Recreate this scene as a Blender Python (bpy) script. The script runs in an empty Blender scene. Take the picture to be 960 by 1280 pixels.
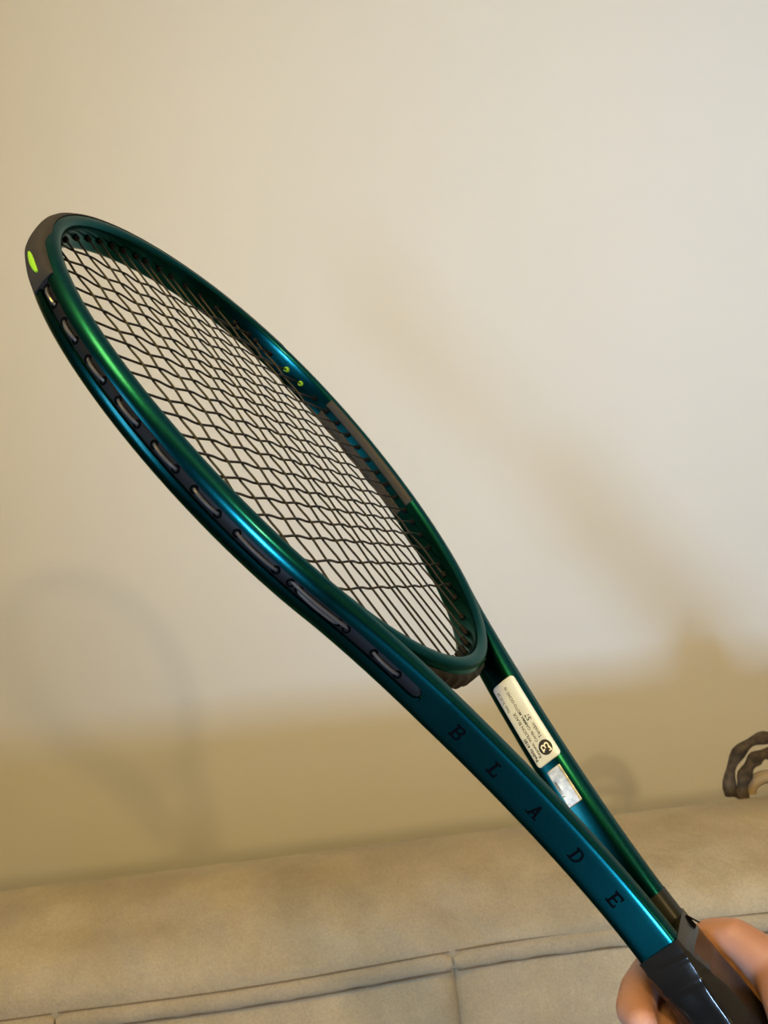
import bpy, bmesh, math, random
import numpy as np
from mathutils import Vector, Matrix, noise
random.seed(7)
scene = bpy.context.scene
COL = scene.collection

# ------------------------------------------------------------------ camera
ROLL = math.radians(7.1)
CAM = Vector((0.0, 0.0, 1.35))
RIGHT = Vector((math.cos(ROLL), 0, -math.sin(ROLL)))
UP = Vector((math.sin(ROLL), 0, math.cos(ROLL)))
FWD = Vector((0, 1, 0))
FPX = 978.6
cam_data = bpy.data.cameras.new('camera')
cam = bpy.data.objects.new('camera', cam_data)
COL.objects.link(cam)
M = Matrix.Identity(4)
for i in range(3):
    M[i][0] = RIGHT[i]; M[i][1] = UP[i]; M[i][2] = -FWD[i]; M[i][3] = CAM[i]
cam.matrix_world = M
cam_data.sensor_fit = 'VERTICAL'
cam_data.sensor_height = 36.0
cam_data.lens = FPX / 1280 * 36.0
cam_data.clip_start = 0.02
cam_data.dof.use_dof = True
cam_data.dof.focus_distance = 0.42
cam_data.dof.aperture_fstop = 20.0
scene.camera = cam

def cam2w(x, y, z):
    """metres right / down / forward of the camera -> world"""
    return CAM + RIGHT * x - UP * y + FWD * z

def pix(u, v, d):
    return cam2w((u - 480) / FPX * d, (v - 640) / FPX * d, d)

# ------------------------------------------------------------------ world, lights, exposure
world = bpy.data.worlds.new('room_air'); scene.world = world
world.use_nodes = True
world.node_tree.nodes['Background'].inputs[0].default_value = (0.9, 0.85, 0.75, 1)
world.node_tree.nodes['Background'].inputs[1].default_value = 0.05
scene.view_settings.view_transform = 'Standard'
scene.view_settings.look = 'None'
scene.view_settings.exposure = -0.05
scene.view_settings.gamma = 1.0
scene.view_settings.use_curve_mapping = False

def area_light(name, loc, target, sx, sy, power, color, spread=180):
    d = bpy.data.lights.new(name, 'AREA'); d.shape = 'RECTANGLE'; d.size = sx; d.size_y = sy
    d.energy = power; d.color = color; d.spread = math.radians(spread)
    o = bpy.data.objects.new(name, d); COL.objects.link(o); o.location = loc
    o.rotation_euler = (Vector(target) - Vector(loc)).to_track_quat('-Z', 'Y').to_euler()
    return o
# cool daylight from a narrow glazed opening low behind the photographer
E_COOL, E_LAMP, E_CEIL, E_SIDE = (11.0, 17.6, 26.0), (84.0, 58.5, 27.0), (68.0, 46.5, 9.5), (7.0, 10.5, 14.5)      # watts per colour channel
def set_energy(d, e):
    m = max(max(e), 1e-9); d.energy = m; d.color = tuple(k / m for k in e)
def bulb(name, loc, radius, e):
    d = bpy.data.lights.new(name, 'POINT'); d.shadow_soft_size = radius; set_energy(d, e)
    o = bpy.data.objects.new(name, d); COL.objects.link(o); o.location = loc; return o
win = area_light('daylight_window', cam2w(-0.33, 0.63, -2.2), (1.45, 2.0, 2.1), 0.32, 0.54, 1, (1, 1, 1), 80)
set_energy(win.data, E_COOL)
# daylight from the window in the left-hand wall
side = area_light('side_window', (-3.55, -1.4, 1.8), (0.0, 0.1, 1.45), 1.2, 1.3, 1, (1, 1, 1), 80)
set_energy(side.data, E_SIDE)
# floor lamp just behind the photographer's right shoulder, and the warm ceiling lamp
bulb('floor_lamp_bulb', cam2w(0.76, -0.63, -1.5), 0.055, E_LAMP)
bulb('ceiling_lamp_bulb', cam2w(-0.62, -1.24, -0.50), 0.26, E_CEIL)

# ------------------------------------------------------------------ materials
def principled(name, base, rough=0.5, metal=0.0, **kw):
    m = bpy.data.materials.new(name); m.use_nodes = True
    b = m.node_tree.nodes['Principled BSDF']
    b.inputs['Base Color'].default_value = (*base, 1)
    b.inputs['Roughness'].default_value = rough
    b.inputs['Metallic'].default_value = metal
    for k, v in kw.items():
        b.inputs[k].default_value = v
    return m

def add_noise(m, scale, c1, c2, bump=0.0, bscale=None, detail=4, lo=0.35, hi=0.65, dist=0.001):
    nt = m.node_tree; b = nt.nodes['Principled BSDF']
    tc = nt.nodes.new('ShaderNodeTexCoord')
    n = nt.nodes.new('ShaderNodeTexNoise'); n.inputs['Scale'].default_value = scale; n.inputs['Detail'].default_value = detail
    nt.links.new(tc.outputs['Object'], n.inputs['Vector'])
    r = nt.nodes.new('ShaderNodeValToRGB')
    r.color_ramp.elements[0].position = lo; r.color_ramp.elements[1].position = hi
    r.color_ramp.elements[0].color = (*c1, 1); r.color_ramp.elements[1].color = (*c2, 1)
    nt.links.new(n.outputs['Fac'], r.inputs['Fac']); nt.links.new(r.outputs['Color'], b.inputs['Base Color'])
    if bump:
        n2 = nt.nodes.new('ShaderNodeTexNoise'); n2.inputs['Scale'].default_value = bscale or scale * 8
        n2.inputs['Detail'].default_value = 6
        nt.links.new(tc.outputs['Object'], n2.inputs['Vector'])
        bp = nt.nodes.new('ShaderNodeBump'); bp.inputs['Strength'].default_value = bump; bp.inputs['Distance'].default_value = dist
        nt.links.new(n2.outputs['Fac'], bp.inputs['Height']); nt.links.new(bp.outputs['Normal'], b.inputs['Normal'])
    return m

M_wall = add_noise(principled('wall_paint', (.75, .70, .6), 0.75), 1.3, (.745, .72, .67), (.765, .74, .69), 0.12, 220)
M_wall2 = principled('taupe_wall_paint', (.16, .135, .11), 0.8)
M_ceil = principled('ceiling_paint', (.8, .78, .72), 0.8)
M_floor = add_noise(principled('floor_wood', (.07, .05, .035), 0.5), 6, (.06, .04, .028), (.085, .06, .042))
M_paint = principled('teal_metallic_paint', (.002, .055, .062), 0.25, 1.0, **{'Coat Weight': 0.07, 'Coat Roughness': 0.12, 'Specular Tint': (.55, .64, .60, 1)})
add_noise(M_paint, 900, (.0018, .052, .058), (.003, .062, .066), 0.05, 2500, dist=0.0002)
M_black = principled('black_plastic', (.005, .005, .006), 0.5, **{'Specular IOR Level': 0.10})
M_hole = principled('hole_shade', (.0015, .0015, .0015), 0.8, **{'Specular IOR Level': 0.0})  # near-black colour stands in for the shade inside the string holes
M_string = principled('black_polyester_string', (.014, .011, .008), 0.4, **{'Specular IOR Level': 0.3})
M_loop = principled('glint_string_loop', (.05, .048, .05), 0.2, **{'Specular IOR Level': 1.0})  # same black string; its glint is put in as a paler, shinier colour
M_bumper = add_noise(principled('bumper_rubber', (.03, .027, .024), 0.62, **{'Specular IOR Level': 0.15}), 60, (.018, .016, .014), (.028, .024, .021), 0.3, 300, dist=0.0006)
M_lime = principled('lime_plastic', (.25, .50, .02), 0.4)
M_letter = principled('black_lettering', (.0015, .002, .003), 0.7, **{'Specular IOR Level': 0.0})
M_decal = principled('grey_decal', (.034, .031, .029), 0.5, **{'Specular IOR Level': 0.2})
M_label = add_noise(principled('cool_tinted_sticker_paper', (.7, .7, .7), 0.28), 30, (.58, .65, .75), (.63, .69, .78))  # bluish tint in the paper colour offsets the warm lamplight
M_ink = principled('black_ink', (.012, .012, .012), 0.6)
M_whiteink = principled('white_ink', (.85, .85, .83), 0.5)
M_holo = add_noise(principled('hologram_foil', (.6, .6, .6), 0.3, 0.35), 260, (.42, .43, .44), (.74, .73, .70))
M_tape = add_noise(principled('black_glossy_tape', (.005, .005, .006), 0.15, **{'Specular IOR Level': 0.3}), 40, (.005, .005, .005), (.009, .008, .007), 0.25, 90, dist=0.0008)
M_collar = principled('dark_grey_collar', (.010, .011, .010), 0.4, **{'Specular IOR Level': 0.25})
M_skin = principled('skin', (.40, .19, .12), 0.5, **{'Subsurface Weight': 0.12, 'Subsurface Scale': 0.01})
add_noise(M_skin, 35, (.35, .172, .125), (.42, .22, .165), 0.25, 500, dist=0.0004)
M_skin.node_tree.nodes['Principled BSDF'].inputs['Subsurface Radius'].default_value = (1.0, .35, .2)
def suede(name, dark, light, grey):
    m = principled(name, light, 0.9, **{'Sheen Weight': 0.12, 'Sheen Roughness': 0.5})
    nt = m.node_tree; b = nt.nodes['Principled BSDF']; tc = nt.nodes.new('ShaderNodeTexCoord')
    def nz(scale, detail, rough=.5):
        n = nt.nodes.new('ShaderNodeTexNoise'); n.inputs['Scale'].default_value = scale; n.inputs['Detail'].default_value = detail
        n.inputs['Roughness'].default_value = rough; nt.links.new(tc.outputs['Object'], n.inputs['Vector']); return n
    def ramp(n, c0, c1, lo, hi):
        r = nt.nodes.new('ShaderNodeValToRGB'); r.color_ramp.elements[0].position = lo; r.color_ramp.elements[1].position = hi
        r.color_ramp.elements[0].color = (*c0, 1); r.color_ramp.elements[1].color = (*c1, 1); nt.links.new(n.outputs['Fac'], r.inputs['Fac']); return r
    def mix(kind, fac, c1, c2):
        x = nt.nodes.new('ShaderNodeMixRGB'); x.blend_type = kind
        if isinstance(fac, float): x.inputs['Fac'].default_value = fac
        else: nt.links.new(fac, x.inputs['Fac'])
        nt.links.new(c1, x.inputs['Color1'])
        if isinstance(c2, tuple): x.inputs['Color2'].default_value = (*c2, 1)
        else: nt.links.new(c2, x.inputs['Color2'])
        return x
    base = ramp(nz(9, 5, .6), dark, light, .35, .65)
    patches = ramp(nz(4.3, 3), (0, 0, 0), (.75, .75, .75), .50, .72)  # greyer patches scattered by large-scale noise
    c = mix('MIX', patches.outputs['Color'], base.outputs['Color'], grey)
    g = ramp(nz(420, 4, .7), (.72, .72, .72), (1.12, 1.12, 1.12), .3, .7)
    c = mix('MULTIPLY', .8, c.outputs['Color'], g.outputs['Color'])
    nt.links.new(c.outputs['Color'], b.inputs['Base Color'])
    h = nz(300, 6, .7); bp = nt.nodes.new('ShaderNodeBump'); bp.inputs['Strength'].default_value = .7; bp.inputs['Distance'].default_value = .0014
    h2 = nz(38, 4, .6); bp2 = nt.nodes.new('ShaderNodeBump'); bp2.inputs['Strength'].default_value = .55; bp2.inputs['Distance'].default_value = .006
    nt.links.new(h2.outputs['Fac'], bp2.inputs['Height']); nt.links.new(bp2.outputs['Normal'], bp.inputs['Normal'])
    nt.links.new(h.outputs['Fac'], bp.inputs['Height']); nt.links.new(bp.outputs['Normal'], b.inputs['Normal'])
    return m
M_sofa = suede('beige_suede', (.335, .27, .170), (.43, .35, .228), (.27, .232, .178))
M_pipe = suede('beige_piping', (.32, .258, .165), (.40, .325, .215), (.29, .245, .185))
M_stitch = principled('stitch_thread', (.16, .11, .06), 0.8)
M_brown = add_noise(principled('brown_cloth', (.09, .06, .035), 0.9), 90, (.026, .018, .010), (.085, .060, .036), 0.6, 300, dist=0.002)
M_tan = principled('tan_cloth', (.34, .26, .16), 0.9)

# ------------------------------------------------------------------ helpers
def tag(o, label, cat, group=None):
    o['label'] = label; o['category'] = cat
    if group: o['group'] = group
    return o

def new_obj(name, verts, faces, mat, parent=None, smooth=True, sharp=35):
    me = bpy.data.meshes.new(name)
    me.from_pydata([tuple(v) for v in verts], [], faces)
    bm = bmesh.new(); bm.from_mesh(me)
    bmesh.ops.recalc_face_normals(bm, faces=bm.faces)
    for f in bm.faces: f.smooth = smooth
    lim = math.radians(sharp)
    for e in bm.edges:
        if len(e.link_faces) == 2 and e.calc_face_angle(0) > lim: e.smooth = False
    bm.to_mesh(me); bm.free()
    me.materials.append(mat)
    o = bpy.data.objects.new(name, me); COL.objects.link(o)
    if parent: o.parent = parent
    return o

def loft(rings, closed=False, cap=True):
    """rings: list of equal-length point lists -> verts, faces"""
    n = len(rings); m = len(rings[0])
    verts = [p for r in rings for p in r]; faces = []
    for i in range(n if closed else n - 1):
        a = i * m; b = ((i + 1) % n) * m
        for j in range(m):
            k = (j + 1) % m
            faces.append((a + j, a + k, b + k, b + j))
    if not closed and cap:
        faces.append(tuple(range(m - 1, -1, -1)))
        faces.append(tuple((n - 1) * m + j for j in range(m)))
    return verts, faces

def tube(path, rad, m=8):
    rings = []; n = len(path)
    path = [Vector(p) for p in path]
    ref = None
    for i, p in enumerate(path):
        t = (path[min(i + 1, n - 1)] - path[max(i - 1, 0)]).normalized()
        if ref is None:
            ref = t.orthogonal().normalized()
        ref = (ref - t * ref.dot(t)).normalized()
        bi = t.cross(ref)
        r = rad[i] if hasattr(rad, '__len__') else rad
        rings.append([p + (ref * math.cos(2 * math.pi * k / m) + bi * math.sin(2 * math.pi * k / m)) * r for k in range(m)])
    return loft(rings)

def box_obj(name, lo, hi, mat, kind=None, parent=None):
    x0, y0, z0 = lo; x1, y1, z1 = hi
    v = [(x0, y0, z0), (x1, y0, z0), (x1, y1, z0), (x0, y1, z0), (x0, y0, z1), (x1, y0, z1), (x1, y1, z1), (x0, y1, z1)]
    f = [(0, 3, 2, 1), (4, 5, 6, 7), (0, 1, 5, 4), (1, 2, 6, 5), (2, 3, 7, 6), (3, 0, 4, 7)]
    o = new_obj(name, v, f, mat, parent, smooth=False)
    if kind: o['kind'] = kind
    return o

# ------------------------------------------------------------------ the room
X0, X1, Y0, Y1, ZC = -3.6, 3.2, -5.0, 2.0, 2.95
box_obj('floor', (X0 - .1, Y0 - .1, -.1), (X1 + .1, Y1 + .1, 0), M_floor, 'structure')
box_obj('ceiling', (X0 - .1, Y0 - .1, ZC), (X1 + .1, Y1 + .1, ZC + .1), M_ceil, 'structure')
box_obj('wall_back', (X0 - .1, Y1, 0), (X1 + .1, Y1 + .1, ZC), M_wall, 'structure')
box_obj('wall_left', (X0 - .1, Y0, 0), (X0, Y1, ZC), M_wall2, 'structure')
box_obj('wall_right', (X1, Y0, 0), (X1 + .1, Y1, ZC), M_wall, 'structure')
box_obj('wall_front', (X0 - .1, Y0 - .1, 0), (X1 + .1, Y0, ZC), M_wall2, 'structure')

# ------------------------------------------------------------------ sofa
sofa = bpy.data.objects.new('sofa', None); COL.objects.link(sofa); sofa.location = (0, 1.0, 0)
tag(sofa, 'beige suede sofa with piped backrest standing in front of the plain wall', 'sofa')
SX0, SX1 = -1.45, 1.60

def spline(pts, n):
    """Catmull-Rom through pts"""
    P = [Vector(p) for p in pts]; P = [P[0] * 2 - P[1]] + P + [P[-1] * 2 - P[-2]]
    out = []; segs = len(P) - 3
    for i in range(n):
        s = i / (n - 1) * segs; k = min(int(s), segs - 1); t = s - k
        a, b, c, d = P[k:k + 4]
        out.append(0.5 * ((2 * b) + (c - a) * t + (2 * a - 5 * b + 4 * c - d) * t * t + (3 * b - a - 3 * c + d) * t ** 3))
    return out

def pipe_z(x):        # the piping line sags a little towards the left, with a small swell
    return 0.766 + 0.012 * math.tanh((x + 0.2) * 4) - 0.006 * max(0, x - 0.1) + 0.003 * math.sin(x * 9)

def sw(x, s=1.0):
    return noise.noise(Vector((x * 3.1, s * 7.7, 0.3))) 

# top roll of the backrest: a soft rounded cushion from the piping over the crest to the rear
prof = spline([(1.003, 0.756, 0), (1.002, 0.790, 0), (1.025, 0.822, 0), (1.07, 0.842, 0), (1.13, 0.850, 0), (1.18, 0.8495, 0), (1.22, 0.836, 0), (1.25, 0.80, 0), (1.262, 0.72, 0), (1.265, 0.45, 0), (1.265, 0.06, 0)], 80)
inner = [(1.10, 0.06), (1.05, 0.72)]
NX = 360
rings = []
for i in range(NX + 1):
    x = SX0 + (SX1 - SX0) * i / NX
    ring = []
    dz0 = pipe_z(x) - 0.766
    for j, q in enumerate(prof):
        f = j / 79
        fade = math.exp(-(f / 0.12) ** 2)
        bell = math.exp(-((f - 0.28) / 0.22) ** 2)
        y = q.x; z = q.y + dz0 * fade
        d = 0.010 * noise.noise(Vector((x * 4.2, f * 5.0, 1.7))) + 0.0045 * noise.noise(Vector((x * 14, f * 9.0, 5.1)))
        # creases pulled in from the piping seam
        d += -0.008 * max(0, noise.noise(Vector((x * 18 + 6 * f, f * 2.0, 9.3)))) * math.exp(-((f - 0.12) / 0.16) ** 2)
        z += d * bell * 1.0; y -= d * 0.6 * bell
        ring.append((x, y - 1.0, z))
    for q in inner: ring.append((x, q[0] - 1.0, q[1]))
    rings.append(ring)
v, f = loft(rings)
new_obj('backrest', v, f, M_sofa, sofa, sharp=60)
# flanged piping, one length for each back panel, and the panels underneath
edges = [SX0, -1.01, -0.497, 0.017, 0.545, 1.07, SX1]
for a, b in zip(edges[:-1], edges[1:]):
    g = 0.0015
    rings = []
    n = 60
    for i in range(n + 1):
        t = i / n; x = a + g + (b - a - 2 * g) * t
        zc = pipe_z(x) - 0.006
        wob = 0.0012 * noise.noise(Vector((x * 40, 0, 2.2)))
        hh = 0.0118 * (0.55 if i in (0, n) else 1.0)
        ring = []
        for k in range(14):
            an = 2 * math.pi * k / 14
            ring.append((x, 1.003 - 1.0 - 0.0065 * math.cos(an) + wob, zc + hh * math.sin(an) + wob))
        rings.append(ring)
    v, f = loft(rings); new_obj('piping', v, f, M_pipe, sofa)
    # stitch line under the piping
    st = [(x, 0.0022, pipe_z(x) - 0.0192) for x in np.linspace(a + .004, b - .004, 50)]
    v, f = tube(st, 0.0011, 5); new_obj('stitching', v, f, M_stitch, sofa)
    st = [(x, 0.0008, pipe_z(x) + 0.0070) for x in np.linspace(a + .004, b - .004, 50)]
    v, f = tube(st, 0.0008, 5); new_obj('stitching', v, f, M_stitch, sofa)
    # panel
    rings = []
    n = 70; m = 44
    for i in range(n + 1):
        t = i / n; x = a + (b - a) * t
        e = min(t, 1 - t) * (b - a)
        pull = 0.016 * math.exp(-e / 0.012)          # the seam draws the fabric in
        ring = []
        for j in range(m + 1):
            s = j / m
            z = pipe_z(x) - 0.012 - s * 0.34
            bulge = 0.028 * math.sin(min(1, s * 2.2 + .05) * math.pi / 2)
            w = 0.003 * noise.noise(Vector((x * 9, z * 7, 4.4))) + 0.0015 * noise.noise(Vector((x * 33, z * 9, 7.4)))
            ring.append((x, 1.010 - bulge + pull - w - 1.0, z))
        ring.append((x, 0.10, pipe_z(x) - 0.36)); ring.append((x, 0.10, pipe_z(x) - 0.02))
        rings.append(ring)
    v, f = loft(rings); new_obj('back_panel', v, f, M_sofa, sofa, sharp=60)
# seat, base, arms and feet (below and beside the picture)
def soft_box(name, lo, hi, mat, r=0.03):
    bm = bmesh.new(); bmesh.ops.create_cube(bm, size=1.0)
    for vv in bm.verts:
        vv.co = Vector([(lo[k] + hi[k]) / 2 + vv.co[k] * (hi[k] - lo[k]) for k in range(3)])
    bmesh.ops.bevel(bm, geom=bm.edges[:], offset=r, segments=4, profile=0.5, affect='EDGES')
    me = bpy.data.meshes.new(name); 
    for ff in bm.faces: ff.smooth = True
    bm.to_mesh(me); bm.free(); me.materials.append(mat)
    o = bpy.data.objects.new(name, me); COL.objects.link(o); o.parent = sofa
    return o
soft_box('base', (SX0, -0.55, 0.06), (SX1, 0.12, 0.24), M_sofa)
for a, b in ((SX0, -0.497), (-0.497, 0.545), (0.545, SX1)):
    soft_box('seat_cushion', (a + .004, -0.57, 0.235), (b - .004, 0.01, 0.41), M_sofa, 0.045)
for a in (SX0 - .16, SX1):
    soft_box('armrest', (a, -0.57, 0.06), (a + .16, 0.26, 0.62), M_sofa, 0.05)
for x in (SX0 + .05, SX1 - .05):
    for y in (-0.48, 0.18):
        box_obj('foot', (x - .03, y - .03, 0), (x + .03, y + .03, .065), M_stitch, None, sofa)

# brown strap loop lying on the rear of the backrest, at the right edge of the picture
strap = bpy.data.objects.new('strap', None); COL.objects.link(strap)
sb = Vector((0.548, 1.232, 0.845)); strap.location = sb
tag(strap, 'dark brown soft cloth loop on the sofa back at the right edge', 'strap')
def arch(rx, h, yo, n=26, a0=0, a1=180, wob=0.0):
    out = []
    for i in range(n + 1):
        a = math.radians(a0 + (a1 - a0) * i / n)
        out.append((-rx * math.cos(a), yo + wob * math.sin(3 * a), h * math.sin(a) - .006))
    return out
v, f = tube(arch(0.062, 0.086, 0.0, wob=.004), [0.0085 + 0.002 * math.sin(i * 1.1) for i in range(27)], 10); new_obj('outer_loop', v, f, M_brown, strap)
v, f = tube(arch(0.047, 0.060, -0.006, wob=-.003), [0.0095 + 0.002 * math.cos(i * 1.3) for i in range(27)], 10); new_obj('inner_loop', v, f, M_brown, strap)
v, f = tube(arch(0.030, 0.022, 0.004), 0.010, 10); new_obj('lining', v, f, M_tan, strap)

# ------------------------------------------------------------------ the racket
# local millimetres: x across the head, y from the tip (-170) to the butt (+510), z normal to the strings
R = np.array([[-0.41640869, 0.58891233, 0.69266591], [-0.07214425, 0.73805455, -0.67087308], [-0.90631066, -0.32932925, -0.26484569]])
T = np.array([-61.7207, -43.4183, 456.042])
A, B, K1, K2, K3 = 130.4842, 169.7796, 0.0975, 0.0113, 0.028
W, H = 4.85, 10.12
THA, YH, HW, L1, L2, WA = 2.3588, 317.034, 11.893, 54.2186, 57.5944, 5.7712
BUTT = 506.0
def V(x, y, z): return (x * .001, (y - BUTT) * .001, z * .001)
racket = bpy.data.objects.new('tennis_racket', None); COL.objects.link(racket)
tag(racket, 'teal green tennis racket with black strings held up in a hand', 'tennis racket')
Bc = np.array([[RIGHT[i], -UP[i], FWD[i]] for i in range(3)])
RW = Bc @ R
org = np.array(CAM) + Bc @ (T * .001) + RW @ np.array([0, BUTT * .001, 0])
MR = Matrix.Identity(4)
for i in range(3):
    for j in range(3): MR[i][j] = RW[i, j]
    MR[i][3] = org[i]
racket.matrix_world = MR

def hoopc(th):
    th = np.asarray(th, float)
    x = A * np.sin(th) * (1 + K1 * np.cos(th) + K2 * (np.cos(2 * th) + 1)); y = -B * np.cos(th) * (1 + K3 * np.sin(th) ** 2)
    return np.stack([x, y], 1)
def hoopn(th):
    e = 1e-4; d = hoopc(np.asarray(th) + e) - hoopc(np.asarray(th) - e)
    n = np.stack([d[:, 1], -d[:, 0]], 1); return n / np.linalg.norm(n, axis=1)[:, None]
def armc(side, n=60):
    c = hoopc([THA - 1e-3, THA, THA + 1e-3]); d = c[2] - c[0]; d /= np.linalg.norm(d)
    P0 = c[1]; P3 = np.array([HW, YH]); P1 = P0 + d * L1; P2 = P3 - np.array([0, L2])
    t = np.linspace(0, 1, n)[:, None]
    c = (1 - t) ** 3 * P0 + 3 * t * (1 - t) ** 2 * P1 + 3 * t * t * (1 - t) * P2 + t ** 3 * P3
    g = np.gradient(c, axis=0); nn = np.stack([g[:, 1], -g[:, 0]], 1); nn /= np.linalg.norm(nn, axis=1)[:, None]
    s = np.array([side, 1.0])
    return c * s, nn * s

def profile(w, h, g=1.0, gw=1.0):
    """outer side first; g = depth of the grommet groove (0..1)"""
    d = 1.7 * g
    half = [(w - d, 0), (w - d, 2.5 * gw), (w, 3.1 * gw), (w, 4.2), (w - .1, 5.3), (w - .45, 6.5), (w - 1.0, 7.7), (w - 1.75, 8.8), (w - 2.7, 9.55), (w - 3.7, 9.95), (w - 4.6, h),
            (-w + 3.4, h), (-w + 2.4, h - .2), (-w + 1.5, h - .65), (-w + .8, h - 1.4), (-w + .35, h - 2.5), (-w + .1, h - 4.0), (-w, h - 6.0), (-w, 0)]
    lower = [(a, -b) for a, b in half[1:-1]][::-1]
    return half + lower
def arm_profile(w, h, g, gw=1.0):
    d = 1.7 * g
    half = [(w - d, 0), (w - d, 2.5 * gw), (w, 3.1 * gw), (w, 4.5), (w, 6.5), (w - .08, 7.8), (w - .4, 8.9), (w - 1.05, 9.6), (w - 2.0, 9.98), (w - 3.2, h), (w - 4.4, h),
            (-w + 4.6, h), (-w + 3.4, h - .2), (-w + 2.3, h - .75), (-w + 1.4, h - 1.6), (-w + .75, h - 2.7), (-w + .3, h - 4.2), (-w, h - 6.5), (-w, 0)]
    lower = [(a, -b) for a, b in half[1:-1]][::-1]
    return half + lower
def sweep(c, n, profs):
    return [[V(c[i, 0] + n[i, 0] * q[0], c[i, 1] + n[i, 1] * q[0], q[1]) for q in profs[i]] for i in range(len(c))]

# painted frame: hoop with its bridge, and the two throat arms, as one mesh
TH = np.linspace(-math.pi, math.pi, 361)[:-1]
hc, hn = hoopc(TH), hoopn(TH)
fv, ff = loft(sweep(hc, hn, [profile(W, H) for _ in TH]), closed=True)
def groove_depth(y): return 1.0 if y < 172 else max(0.0, 1 - (y - 172) / .8)
def groove_width(y): return math.sqrt(max(.02, 1 - (max(0, y - 169.0) / 3.1) ** 2)) if y < 172.9 else 1.0
def armw(i, n): return W + (WA - W) * min(1, i / n / 0.35)
for side in (1, -1):
    c, n = armc(side, 320)
    pr = []
    for i in range(320):
        k = min(1, i / 320 / .35); w = armw(i, 320); g = groove_depth(c[i, 1])
        gw = groove_width(c[i, 1]); p0 = np.array(profile(w, H + .03, g, gw)); p1 = np.array(arm_profile(w, H + .03, g, gw))
        pr.append([tuple(q) for q in p0 * (1 - k) + p1 * k])
    v, f = loft(sweep(c, n, pr)); o = len(fv)
    fv += v; ff += [tuple(a + o for a in q) for q in f]
new_obj('frame', fv, ff, M_paint, racket, sharp=32)
frame = racket.children[-1] if racket.children else None

# bumper guard around the tip
TB = math.radians(66)
tb = np.linspace(-TB, TB, 121); c, n = hoopc(tb), hoopn(tb)
pr = []
for t in tb:
    e = min(1.0, (TB - abs(t)) / math.radians(5)); e = e ** .5 if e > 0 else 0
    k = 0.35 + .65 * e; o = 2.5 * k
    step = 1.0 if abs(t) < math.radians(50) else max(0, 1 - (abs(t) - math.radians(50)) / math.radians(5))
    zz = 9.9 * (0.78 + 0.22 * step)
    half = [(W + o, 0), (W + o, 2.0), (W + o - .2, 4.0), (W + o * .75, 6.0 * (.9 + .1 * step)), (W - .3 + o * .4, 8.0 * (.85 + .15 * step)), (W - 2.2 + 1.6 * step * .3, zz), (W - 2.9, zz + .25 * step), (W - 3.2, zz - 1.2), (W - 1.5, 6), (W - 1.2, 0)]
    pr.append(half + [(a, -b) for a, b in half[1:-1]][::-1])
v, f = loft(sweep(c, n, pr)); bumper = new_obj('bumper_guard', v, f, M_bumper, racket, sharp=40)
for s in (1, -1):
    tm = np.linspace(math.radians(55.5), math.radians(63.5), 14) * s; c, n = hoopc(tm), hoopn(tm)
    pr = []
    for i, t in enumerate(tm):
        k = math.sin(math.pi * (i + .6) / 14.2) ** .5
        o = W + 2.75; zc = -1.0 + 1.8 * i / 13 * s if s > 0 else 0
        pr.append([(o, zc - 1.6 * k), (o + .2, zc - 1.1 * k), (o + .2, zc + 1.1 * k), (o, zc + 1.6 * k), (o - 1.5, zc + 1.6 * k), (o - 1.5, zc - 1.6 * k)])
    v, f = loft(sweep(c, n, pr)); o = new_obj('bumper_inlay', v, f, M_lime, bumper); o['label'] = 'lime green inlay'

# black grommet strips lying in the outer groove of each side
def outer_path(side):
    t = np.radians(np.arange(64.0, math.degrees(THA), 1.0)) * side
    c1, n1 = hoopc(t), hoopn(t)
    c2, n2 = armc(side, 320); keep = c2[:, 1] < 171.9
    w = [W] * len(c1) + [armw(i, 320) for i in range(320) if keep[i]]
    return np.concatenate([c1, c2[keep]]), np.concatenate([n1, n2[keep]]), np.array(w)
OP = {s: outer_path(s) for s in (1, -1)}
def outer_at(side, y):
    c, n, w = OP[side]; yy = c[:, 1]; k = min(max(int(np.searchsorted(yy, y)), 1), len(yy) - 1)
    f = min(1, max(0, (y - yy[k - 1]) / (yy[k] - yy[k - 1])))
    L = lambda a: a[k - 1] * (1 - f) + a[k] * f
    return L(c), L(n), L(w)
for s in (1, -1):
    c, n, w = OP[s]
    pr = [[(q - .95, -1.6 * k), (q - .95, 1.6 * k), (q - 1.25, 2.5 * k), (q - 2.2, 2.5 * k), (q - 2.2, -2.5 * k), (q - 1.25, -2.5 * k)] for q, k in zip(w, [groove_width(yy) for yy in c[:, 1]])]
    v, f = loft(sweep(c, n, pr)); new_obj('grommet_strip', v, f, M_black, racket, sharp=20)
# strip under the bridge: a bumpy rail
tb = np.radians(np.linspace(151, 209, 120)); c, n = hoopc(tb), hoopn(tb)
pr = []
for i, t in enumerate(tb):
    o = W + 1.5 + 0.9 * (0.5 + 0.5 * math.sin(i * 0.62)) ** 2
    pr.append([(o, -2.2), (o, 2.2), (o - .5, 4.2), (W - .3, 5.6), (W - 2, 5.6), (W - 2, -5.6), (W - .3, -5.6), (o - .5, -4.2)])
v, f = loft(sweep(c, n, pr)); new_obj('bridge_grommet_strip', v, f, M_bumper, racket, sharp=40)

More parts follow.
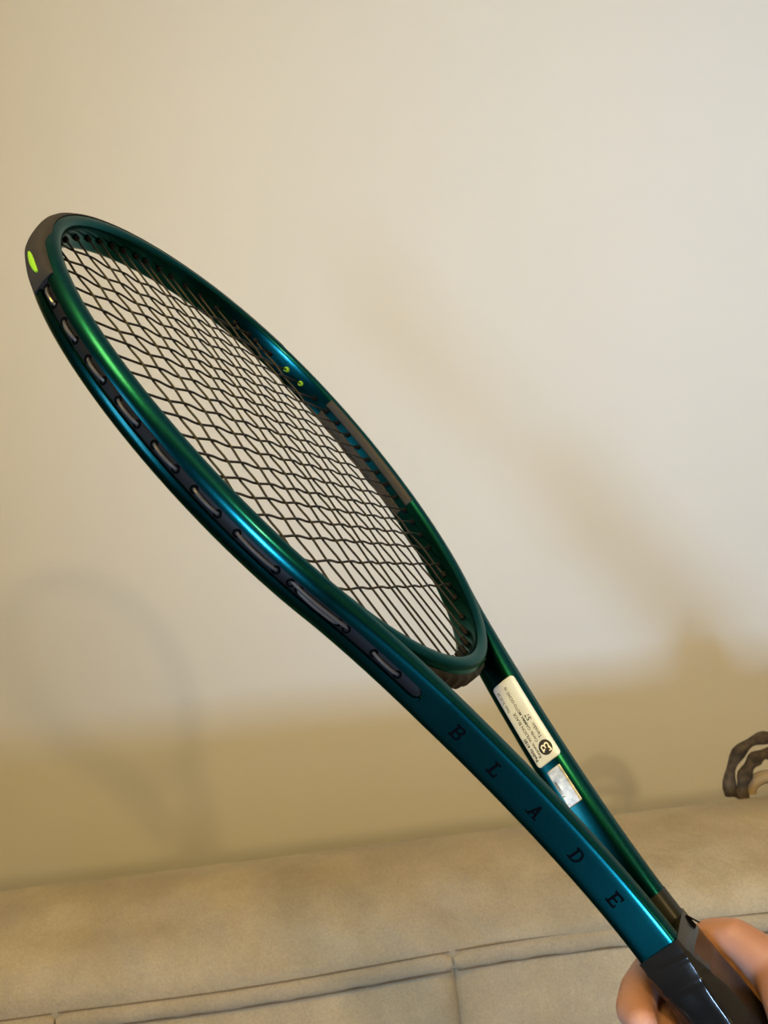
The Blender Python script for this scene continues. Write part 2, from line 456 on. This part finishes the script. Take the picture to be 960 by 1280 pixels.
# strings
CY = [-127.5, -111, -96.5, -83, -68, -55.3, -43, -30.6, -18, -5, 7.8, 20.3, 33, 45.7, 57, 69, 81, 96, 113.2]
MXH = [4.5, 16.8, 27.8, 40, 52, 65.5, 79.3, 93]
MX = [-a for a in MXH[::-1]] + MXH
tt = np.linspace(-math.pi, math.pi, 2001); ic = hoopc(tt) - hoopn(tt) * W
def wall_x(y, side):
    m = (tt * side > 0); j = np.argmin(np.abs(ic[m, 1] - y)); return ic[m][j, 0]
def wall_y(x, end):     # end -1 tip, +1 bridge
    m = np.abs(tt) < 1.3 if end < 0 else np.abs(tt) > 1.9
    j = np.argmin(np.abs(ic[m, 0] - x)); return ic[m][j, 1]
SR = 0.64
def woven(pts_at, zs, a, b):
    """smooth weave: list of (s, z) along the string"""
    knots = [(a, 0.0)] + list(zip(pts_at, zs)) + [(b, 0.0)]
    out = []
    for (s0, z0), (s1, z1) in zip(knots[:-1], knots[1:]):
        m = 5
        for i in range(m):
            t = i / m; e = t * t * (3 - 2 * t); out.append((s0 + (s1 - s0) * t, z0 + (z1 - z0) * e))
    out.append((b, 0.0)); return out
def over(ci, mi):       # +1 the cross lies in front of the main
    return 1 if (ci + mi) % 2 == PAR else -1
PAR = (1 + MX.index(79.3)) % 2
for mi, x in enumerate(MX):
    y0, y1 = wall_y(x, -1), wall_y(x, 1)
    ys = [(y, ci) for ci, y in enumerate(CY) if y0 + 6 < y < y1 - 6]
    path = woven([y for y, _ in ys], [-0.34 * over(ci, mi) for _, ci in ys], y0 - 4, y1 + 4)
    v, f = tube([V(x, s, z) for s, z in path], SR * .001, 8); new_obj('main_string', v, f, M_string, racket, sharp=60)
for ci, y in enumerate(CY):
    x0, x1 = wall_x(y, -1), wall_x(y, 1)
    xs = [(x, mi) for mi, x in enumerate(MX) if x0 + 4 < x < x1 - 4]
    path = woven([x for x, _ in xs], [0.64 * over(ci, mi) for _, mi in xs], x0 - 4, x1 + 4)
    v, f = tube([V(s, y, z) for s, z in path], SR * .001, 8); new_obj('cross_string', v, f, M_string, racket, sharp=60)

# grommets on the inner side of the hoop: short barrels sharing their mesh
def barrel(name, mat, r, l):
    rings = []
    for s, rr in ((-1.5, r), (l - .5, r), (l, r * .85), (l, r * .5), (l - .7, r * .45)):
        rings.append([(rr * math.cos(2 * math.pi * k / 10) * .001, rr * math.sin(2 * math.pi * k / 10) * .001, s * .001) for k in range(10)])
    v, f = loft(rings); me = new_obj(name, v, f, mat); d = me.data; bpy.data.objects.remove(me); return d
G_black = barrel('grommet', M_black, 1.9, 1.7); G_lime = barrel('grommet', M_lime, 2.0, 1.7); G_long = barrel('grommet', M_black, 1.8, 4.5)
def put(me, p, direction, name='grommet', parent=None):
    o = bpy.data.objects.new(name, me); COL.objects.link(o); o.parent = parent or racket
    o.location = V(*p); o.rotation_euler = Vector(direction).to_track_quat('Z', 'Y').to_euler(); return o
for ci, y in enumerate(CY):
    for s in (-1, 1):
        o = put(G_lime if ci in (2, 3) else G_black, (wall_x(y, s), y, 0), (-s, 0, 0))
        if ci in (2, 3): o['label'] = 'lime green grommet'
for x in MX:
    put(G_black, (x, wall_y(x, -1), 0), (0, 1, 0))
    put(G_long if abs(x) < 60 else G_black, (x, wall_y(x, 1), 0), (0, -1, 0))
# string exits and outside loops in the side grooves
HOLE = barrel('string_exit', M_hole, 2.3, .22)
pairs = {1: [(-68, -55), (-43, -30), (-18, -4.5), (7.2, 21), (32.5, 46), (57, 70), (80.5, 100), (107, 133), (111, 129), (147, 159.5)],
         -1: [(-55, -43), (-30, -18), (-4.5, 7.2), (21, 32.5), (46, 57), (70, 81), (96, 113), (133, 147)]}
for s in (1, -1):
    ends = sorted({round(q, 1) for pr_ in pairs[s] for q in pr_})
    for y in ends:
        c, n, w = outer_at(s, y); pnt = c + n * (w - .95)
        put(HOLE, (pnt[0], pnt[1], 0), (n[0], n[1], 0), 'string_exit')
    for k, (ya, yb) in enumerate(pairs[s]):
        path = []
        zo = 0.8 if (ya, yb) == (107, 133) else (-.8 if (ya, yb) == (111, 129) else 0)
        for i in range(13):
            t = i / 12; c, n, w = outer_at(s, ya + (yb - ya) * t)
            h = w - 1.5 + 1.75 * math.sin(math.pi * t) ** .6
            pnt = c + n * h; path.append(V(pnt[0], pnt[1], zo))
        v, f = tube(path, .00082, 8); new_obj('string_loop', v, f, M_loop, racket)

# grey decals on the inner side of the hoop, above and below the grommet line
def inner_off(w, z, kind):
    pr = kind(w, H, 0); q = [(a, b) for a, b in pr[11:19]]
    z = abs(z)
    for (a0, b0), (a1, b1) in zip(q[:-1], q[1:]):
        if b1 <= z <= b0 and b0 != b1: return a1 + (a0 - a1) * (z - b1) / (b0 - b1)
    return q[-1][0]
def decal(c, n, w, z0, z1, lift, kind, nz=6):
    rows = []
    wl = w if hasattr(w, '__len__') else [w] * len(c)
    for i in range(len(c)):
        a = []
        for j in range(nz + 1):
            z = z0 + (z1 - z0) * j / nz; off = inner_off(wl[i], z, kind) - lift
            a.append(V(c[i, 0] + n[i, 0] * off, c[i, 1] + n[i, 1] * off, z))
        rows.append(a)
    nr = len(rows); m = nz + 1
    v = [p for r in rows for p in r]; f = [(i * m + j, i * m + j + 1, (i + 1) * m + j + 1, (i + 1) * m + j) for i in range(nr - 1) for j in range(nz)]
    return v, f
def solid(o, th):
    md = o.modifiers.new('thickness', 'SOLIDIFY'); md.thickness = th; md.offset = 0; return o
for s in (-1, 1):
    td = np.radians(np.linspace(70, 105, 50)) * s; c, n = hoopc(td), hoopn(td)
    for z0, z1 in ((2.6, 8.9), (-8.7, -2.4)):
        v, f = decal(c, n, W, z0, z1, .07, profile); solid(new_obj('grey_decal', v, f, M_decal, racket), .00008)

# lettering on the outer side of both arms
def text_mesh(body, size, align='LEFT', bold=0.0):
    cu = bpy.data.curves.new('lettering', 'FONT'); cu.body = body; cu.size = size; cu.align_x = align; cu.resolution_u = 3; cu.offset = bold
    cu.fill_mode = 'BOTH'
    o = bpy.data.objects.new('lettering', cu); COL.objects.link(o)
    dg = bpy.context.evaluated_depsgraph_get(); dg.update()
    me = bpy.data.meshes.new_from_object(o.evaluated_get(dg))
    bpy.data.objects.remove(o); bpy.data.curves.remove(cu)
    vs = [tuple(q.co) for q in me.vertices]; fs = [tuple(q.vertices) for q in me.polygons]
    bpy.data.meshes.remove(me); return vs, fs
# slab letters drawn as strokes in a 0..1 box (width, height)
def stroke_rects(ch):
    s = .2
    if ch == 'L': return [[(.18, 0), (.42, 0), (.42, 1), (.18, 1)], [(.02, .86), (.6, .86), (.6, 1), (.02, 1)], [(.02, 0), (.92, 0), (.92, .17), (.02, .17)], [(.78, 0), (.92, 0), (.92, .36), (.78, .36)]]
    if ch == 'E': return [[(.14, 0), (.36, 0), (.36, 1), (.14, 1)], [(0, .84), (.92, .84), (.92, 1), (0, 1)], [(0, 0), (.92, 0), (.92, .16), (0, .16)], [(.3, .43), (.76, .43), (.76, .58), (.3, .58)], [(.79, .70), (.92, .70), (.92, .9), (.79, .9)], [(.79, .1), (.92, .1), (.92, .3), (.79, .3)]]
    if ch == 'A': return [[(0.08, 0), (.30, 0), (.62, 1), (.40, 1)], [(.92, 0), (.70, 0), (.38, 1), (.60, 1)], [(.2, .26), (.8, .26), (.8, .41), (.2, .41)], [(-.05, 0), (.4, 0), (.4, .12), (-.05, .12)], [(.6, 0), (1.05, 0), (1.05, .12), (.6, .12)]]
    def bowl(cy, ry, x0, rx):
        q = []
        for i in range(12):
            a0 = math.radians(-90 + 15 * i); a1 = math.radians(-75 + 15 * i)
            q.append([(x0 + rx * math.cos(a0), cy + ry * math.sin(a0)), (x0 + rx * math.cos(a1), cy + ry * math.sin(a1)), (x0 + (rx - .2) * math.cos(a1), cy + (ry - .14) * math.sin(a1)), (x0 + (rx - .2) * math.cos(a0), cy + (ry - .14) * math.sin(a0))])
        return q
    if ch == 'D': return [[(.14, 0), (.36, 0), (.36, 1), (.14, 1)], [(0, .86), (.5, .86), (.5, 1), (0, 1)], [(0, 0), (.5, 0), (.5, .14), (0, .14)]] + bowl(.5, .5, .48, .48)
    return [[(.14, 0), (.36, 0), (.36, 1), (.14, 1)], [(0, .86), (.6, .86), (.6, 1), (0, 1)], [(0, 0), (.6, 0), (.6, .14), (0, .14)], [(.3, .44), (.6, .44), (.6, .58), (.3, .58)]] + bowl(.75, .25 + .03, .58, .34) + bowl(.27, .29, .58, .38)
ARM = {s: armc(s, 240) for s in (1, -1)}
def arm_at(side, y):
    c, n = ARM[side]; k = min(max(int(np.searchsorted(c[:, 1], y)), 1), 239); f = (y - c[k - 1, 1]) / (c[k, 1] - c[k - 1, 1])
    return c[k - 1] * (1 - f) + c[k] * f, n[k - 1] * (1 - f) + n[k] * f
LH = 6.9
for s in (1, -1):
    for ch, yc in zip('BLADE', (193.5, 215.5, 240.0, 265.5, 289.5)):
        v = []; f = []
        for li, quad in enumerate(stroke_rects(ch)):
            base = len(v)
            for lift in (.02, .09 + li * .0004):
                for (a, b) in quad:
                    y = yc + (a - .5) * LH * .82 * s; z = (b - .5) * LH
                    cc, nn = arm_at(s, y); q = cc + nn * (WA + lift); v.append(V(q[0], q[1], z))
            f += [(base + 0, base + 1, base + 2, base + 3), (base + 4, base + 5, base + 6, base + 7)] + [(base + k, base + (k + 1) % 4, base + 4 + (k + 1) % 4, base + 4 + k) for k in range(4)]
        new_obj('letter', v, f, M_letter, racket, smooth=False)

# paper sticker and hologram sticker on the inner side of the far arm
def on_arm(y, z, lift):
    cc, nn = arm_at(-1, y); off = inner_off(WA, z, arm_profile) - lift; q = cc + nn * off; return V(q[0], q[1], z)
def sticker(name, y0, y1, z0, z1, rad, mat, lift):
    NY, NZ = 50, 20; vid = {}; v = []; f = []
    def corner(y, z):
        cy = min(max(y, y0 + rad), y1 - rad); cz = min(max(z, z0 + rad), z1 - rad)
        dy, dz = y - cy, z - cz; L = math.hypot(dy, dz)
        if L > rad: dy *= rad / L; dz *= rad / L
        return cy + dy, cz + dz
    for i in range(NY + 1):
        for j in range(NZ + 1):
            y, z = corner(y0 + (y1 - y0) * i / NY, z0 + (z1 - z0) * j / NZ); v.append(on_arm(y, z, lift))
    for i in range(NY):
        for j in range(NZ):
            a = i * (NZ + 1) + j; f.append((a, a + 1, a + NZ + 2, a + NZ + 1))
    return solid(new_obj(name, v, f, mat, racket), .00012)
def print_on(parent, vs, fs, y0, z0, lift, mat, name='printed_text'):
    v = [on_arm(y0 - a, z0 - b, lift) for a, b, _ in vs]
    return new_obj(name, v, fs, mat, parent, smooth=False)
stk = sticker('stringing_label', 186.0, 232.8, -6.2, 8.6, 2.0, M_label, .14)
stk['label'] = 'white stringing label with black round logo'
for body, size, y, z, bold in (('Pedido 4180', 2.5, 229.5, -3.6, .06), ('Raquete: WILSON BLADE', 2.35, 229.0, -1.2, .03), ('Data: 31.01.24', 2.0, 201.5, -3.4, .02),
                               ('Corda: GAMMA MOTO OCHO 16', 2.2, 221.8, 1.7, .03), ('Tensão:', 2.7, 221.2, 5.0, .03), ('57', 3.6, 211.0, 5.0, .05)):
    vs, fs = text_mesh(body, size, bold=bold); print_on(stk, vs, fs, y, z, .24, M_ink)
# round logo: a black disc with a white slab B
dv = [(0, 0, 0)] + [(3.75 * math.cos(2 * math.pi * k / 40), 3.75 * math.sin(2 * math.pi * k / 40), 0) for k in range(40)]
rv = []; rf = []
for ri in range(6):
    rr = 3.75 * ri / 5
    for k in range(40): rv.append((rr * math.cos(2 * math.pi * k / 40), rr * math.sin(2 * math.pi * k / 40), 0))
for ri in range(5):
    for k in range(40): rf.append((ri * 40 + k, ri * 40 + (k + 1) % 40, ri * 40 + 40 + (k + 1) % 40, ri * 40 + 40 + k))
print_on(stk, rv, rf, 226.2, 3.2, .22, M_ink, 'logo_disc')
bv = []; bf = []
for quad in stroke_rects('B') + [[(-.25, -.05), (.2, -.05), (.2, .1), (-.25, .1)], [(-.25, .0), (-.1, .0), (-.1, .3), (-.25, .3)]]:
    o = len(bv); bv += [((a - .45) * 3.9, (b - .5) * 4.6, 0) for a, b in quad]; bf.append((o, o + 1, o + 2, o + 3))
print_on(stk, bv, bf, 226.2, 3.2, .30, M_whiteink, 'logo_letter')
hol = sticker('hologram_label', 236.2, 255.2, -3.6, 4.8, .6, M_holo, .14)
hol['label'] = 'silver hologram sticker'
vs, fs = text_mesh('7 11888881', 1.9, bold=.04); print_on(hol, vs, fs, 250.0, -1.9, .24, M_ink)

# handle: tape-wrapped octagonal grip growing out of the throat, with a butt cap
def octo(hx, hz, cx, cz):
    return [(hx, -hz + cz), (hx, hz - cz), (hx - cx, hz), (-hx + cx, hz), (-hx, hz - cz), (-hx, -hz + cz), (-hx + cx, -hz), (hx - cx, -hz)]
def fine_octo(*a):
    p = octo(*a); out = []
    for i in range(8):
        q0 = np.array(p[i]); q1 = np.array(p[(i + 1) % 8])
        for t in (.04, .25, .5, .75, .96): out.append(tuple(q0 * (1 - t) + q1 * t))
    return out
rings = []
keys = [(316.5, 18.3, 10.55, 1.2, .9), (322, 18.4, 10.7, 1.6, 1.2), (330, 18.3, 11.6, 3.5, 3.0), (342, 18.0, 13.4, 6.5, 6.2), (356, 17.6, 14.6, 8, 8), (480, 17.4, 14.6, 8, 8), (494, 18.6, 15.6, 8.5, 8.5), (BUTT, 20, 17, 9, 9)]
ys = np.concatenate([np.linspace(316.5, 360, 60), np.linspace(362, BUTT, 50)])
for y in ys:
    a = [np.interp(y, [k[0] for k in keys], [k[j] for k in keys]) for j in range(1, 5)]
    rg = []
    for (x, z) in fine_octo(*a):
        # wrinkles of the wound tape
        ridge = math.exp(-((y - 324.0 - .10 * z + .05 * x) / 1.5) ** 2) + .8 * math.exp(-((y - 332.5 - .14 * z) / 1.8) ** 2) + .35 * math.exp(-((y - 352 - .2 * z) / 2.2) ** 2)
        r = 1 + (.04 * ridge * (.7 + .6 * noise.noise(Vector((x * .1, y * .05, z * .2)))) + .026 * noise.noise(Vector((x * .09, y * .11, z * .12)))) * min(1, (y - 316) / 6)
        rg.append(V(x * r, y - 1.0 * (x / 18) * 0, z * r))
    rings.append(rg)
v, f = loft(rings); new_obj('handle_wrap', v, f, M_tape, racket, sharp=38)
# dark collar wrapped round the end of the far arm, and the loose corner of the tape
c, n = ARM[-1]; k = c[:, 1] > 303.5
pr = [[(a * 1.0 + (.25 if a > 0 else -.25), b + (.22 if b > 0 else -.22)) for a, b in arm_profile(WA, H, 0)] for _ in range(int(k.sum()))]
v, f = loft(sweep(c[k], n[k], pr)); new_obj('throat_collar', v, f, M_collar, racket, sharp=38)
fl = [(-19.0, 318, 8.0), (-13.0, 319, 11.4), (-15.0, 324.5, 13.6), (-19.5, 325, 11.8), (-21.0, 321.5, 9.5)]
v = [V(*q) for q in fl] + [V(a - .5, b + .4, c_ - .9) for a, b, c_ in fl]
f = [(0, 1, 2, 3, 4), (9, 8, 7, 6, 5)] + [(i, (i + 1) % 5, 5 + (i + 1) % 5, 5 + i) for i in range(5)]
new_obj('tape_flap', v, f, M_tape, racket, smooth=False)

# ------------------------------------------------------------------ the hand and forearm (one continuous body)
def capsule_chain(bm, pts):
    """pts: (x, y, z, r) in racket mm; overlapping tapered spheres along the chain"""
    for (a, b) in zip(pts[:-1], pts[1:]):
        pa, pb = Vector(a[:3]), Vector(b[:3]); L = (pb - pa).length; m = max(2, int(L / 1.8))
        for i in range(m + 1):
            t = i / m; p = pa.lerp(pb, t); r = a[3] + (b[3] - a[3]) * t
            bmesh.ops.create_icosphere(bm, subdivisions=2, radius=r * .001, matrix=Matrix.Translation(V(*p)))
bm = bmesh.new()
# fingers: knuckle, middle joint, end joint, tip, wrapped behind the handle round to the near side
capsule_chain(bm, [(-33, 343, -4, 11), (-26, 334, -22, 10.2), (-2, 331, -26, 9.2), (14, 331, -26, 8.6), (23, 333, -22.5, 7.0)])
capsule_chain(bm, [(-36, 362, -4, 12), (-27, 354, -24, 10.6), (0, 348, -27, 9.8), (17, 347, -27.5, 9.6), (25.5, 349, -22, 8.2)])
capsule_chain(bm, [(-36, 382, -4, 12), (-27, 374, -24, 10.2), (2, 369, -28, 9.4), (20, 369, -26, 9.0), (27, 371, -15, 7.8)])
capsule_chain(bm, [(-35, 400, -3, 11.5), (-25, 392, -22, 9.0), (1, 387, -25, 8.3), (19, 387, -22, 7.8), (25, 388, -12, 6.8)])
# palm and heel of the hand
for y, r in ((346, 12.5), (360, 14), (374, 15), (388, 15.5), (402, 16), (416, 16.5)):
    capsule_chain(bm, [(-33, y, -8, r), (-34, y + 8, 16, r)])
# thumb: base, knuckle, joint and tip laid over the front
capsule_chain(bm, [(-38, 420, 14, 17), (-27, 388, 26, 15.5), (-15, 360, 27, 12.5), (7, 366, 25.5, 10.2), (24, 377, 19, 8.2)])
# web between thumb and index finger
capsule_chain(bm, [(-18, 354, 26, 11), (-25, 341, 19, 9.5), (-31, 338, 8, 10), (-33, 340, 0, 10)])
capsule_chain(bm, [(-29, 362, 26, 12), (-33, 352, 12, 12)])
capsule_chain(bm, [(-26.5, 347, 14, 9.2), (-25.2, 366, 17, 10.4), (-24, 386, 18, 11.2)])
# wrist and forearm
capsule_chain(bm, [(-38, 415, 6, 21), (-42, 450, 6, 23), (-46, 480, 5, 24), (-52, 560, 0, 30), (-60, 660, -6, 38), (-64, 720, -10, 40)])
me = bpy.data.meshes.new('person'); bm.to_mesh(me); bm.free()
tmp = bpy.data.objects.new('person', me); COL.objects.link(tmp)
rm = tmp.modifiers.new('r', 'REMESH'); rm.mode = 'VOXEL'; rm.voxel_size = 0.0014; rm.use_smooth_shade = True
sm = tmp.modifiers.new('s', 'SMOOTH'); sm.factor = 0.6; sm.iterations = 9
dg = bpy.context.evaluated_depsgraph_get(); dg.update()
me2 = bpy.data.meshes.new_from_object(tmp.evaluated_get(dg))
bpy.data.objects.remove(tmp)
for p_ in me2.polygons: p_.use_smooth = True
me2.materials.clear(); me2.materials.append(M_skin)
person = bpy.data.objects.new('person', me2); COL.objects.link(person)
person.matrix_world = MR
tag(person, 'bare right hand and forearm gripping the racket handle from the lower right', 'person')
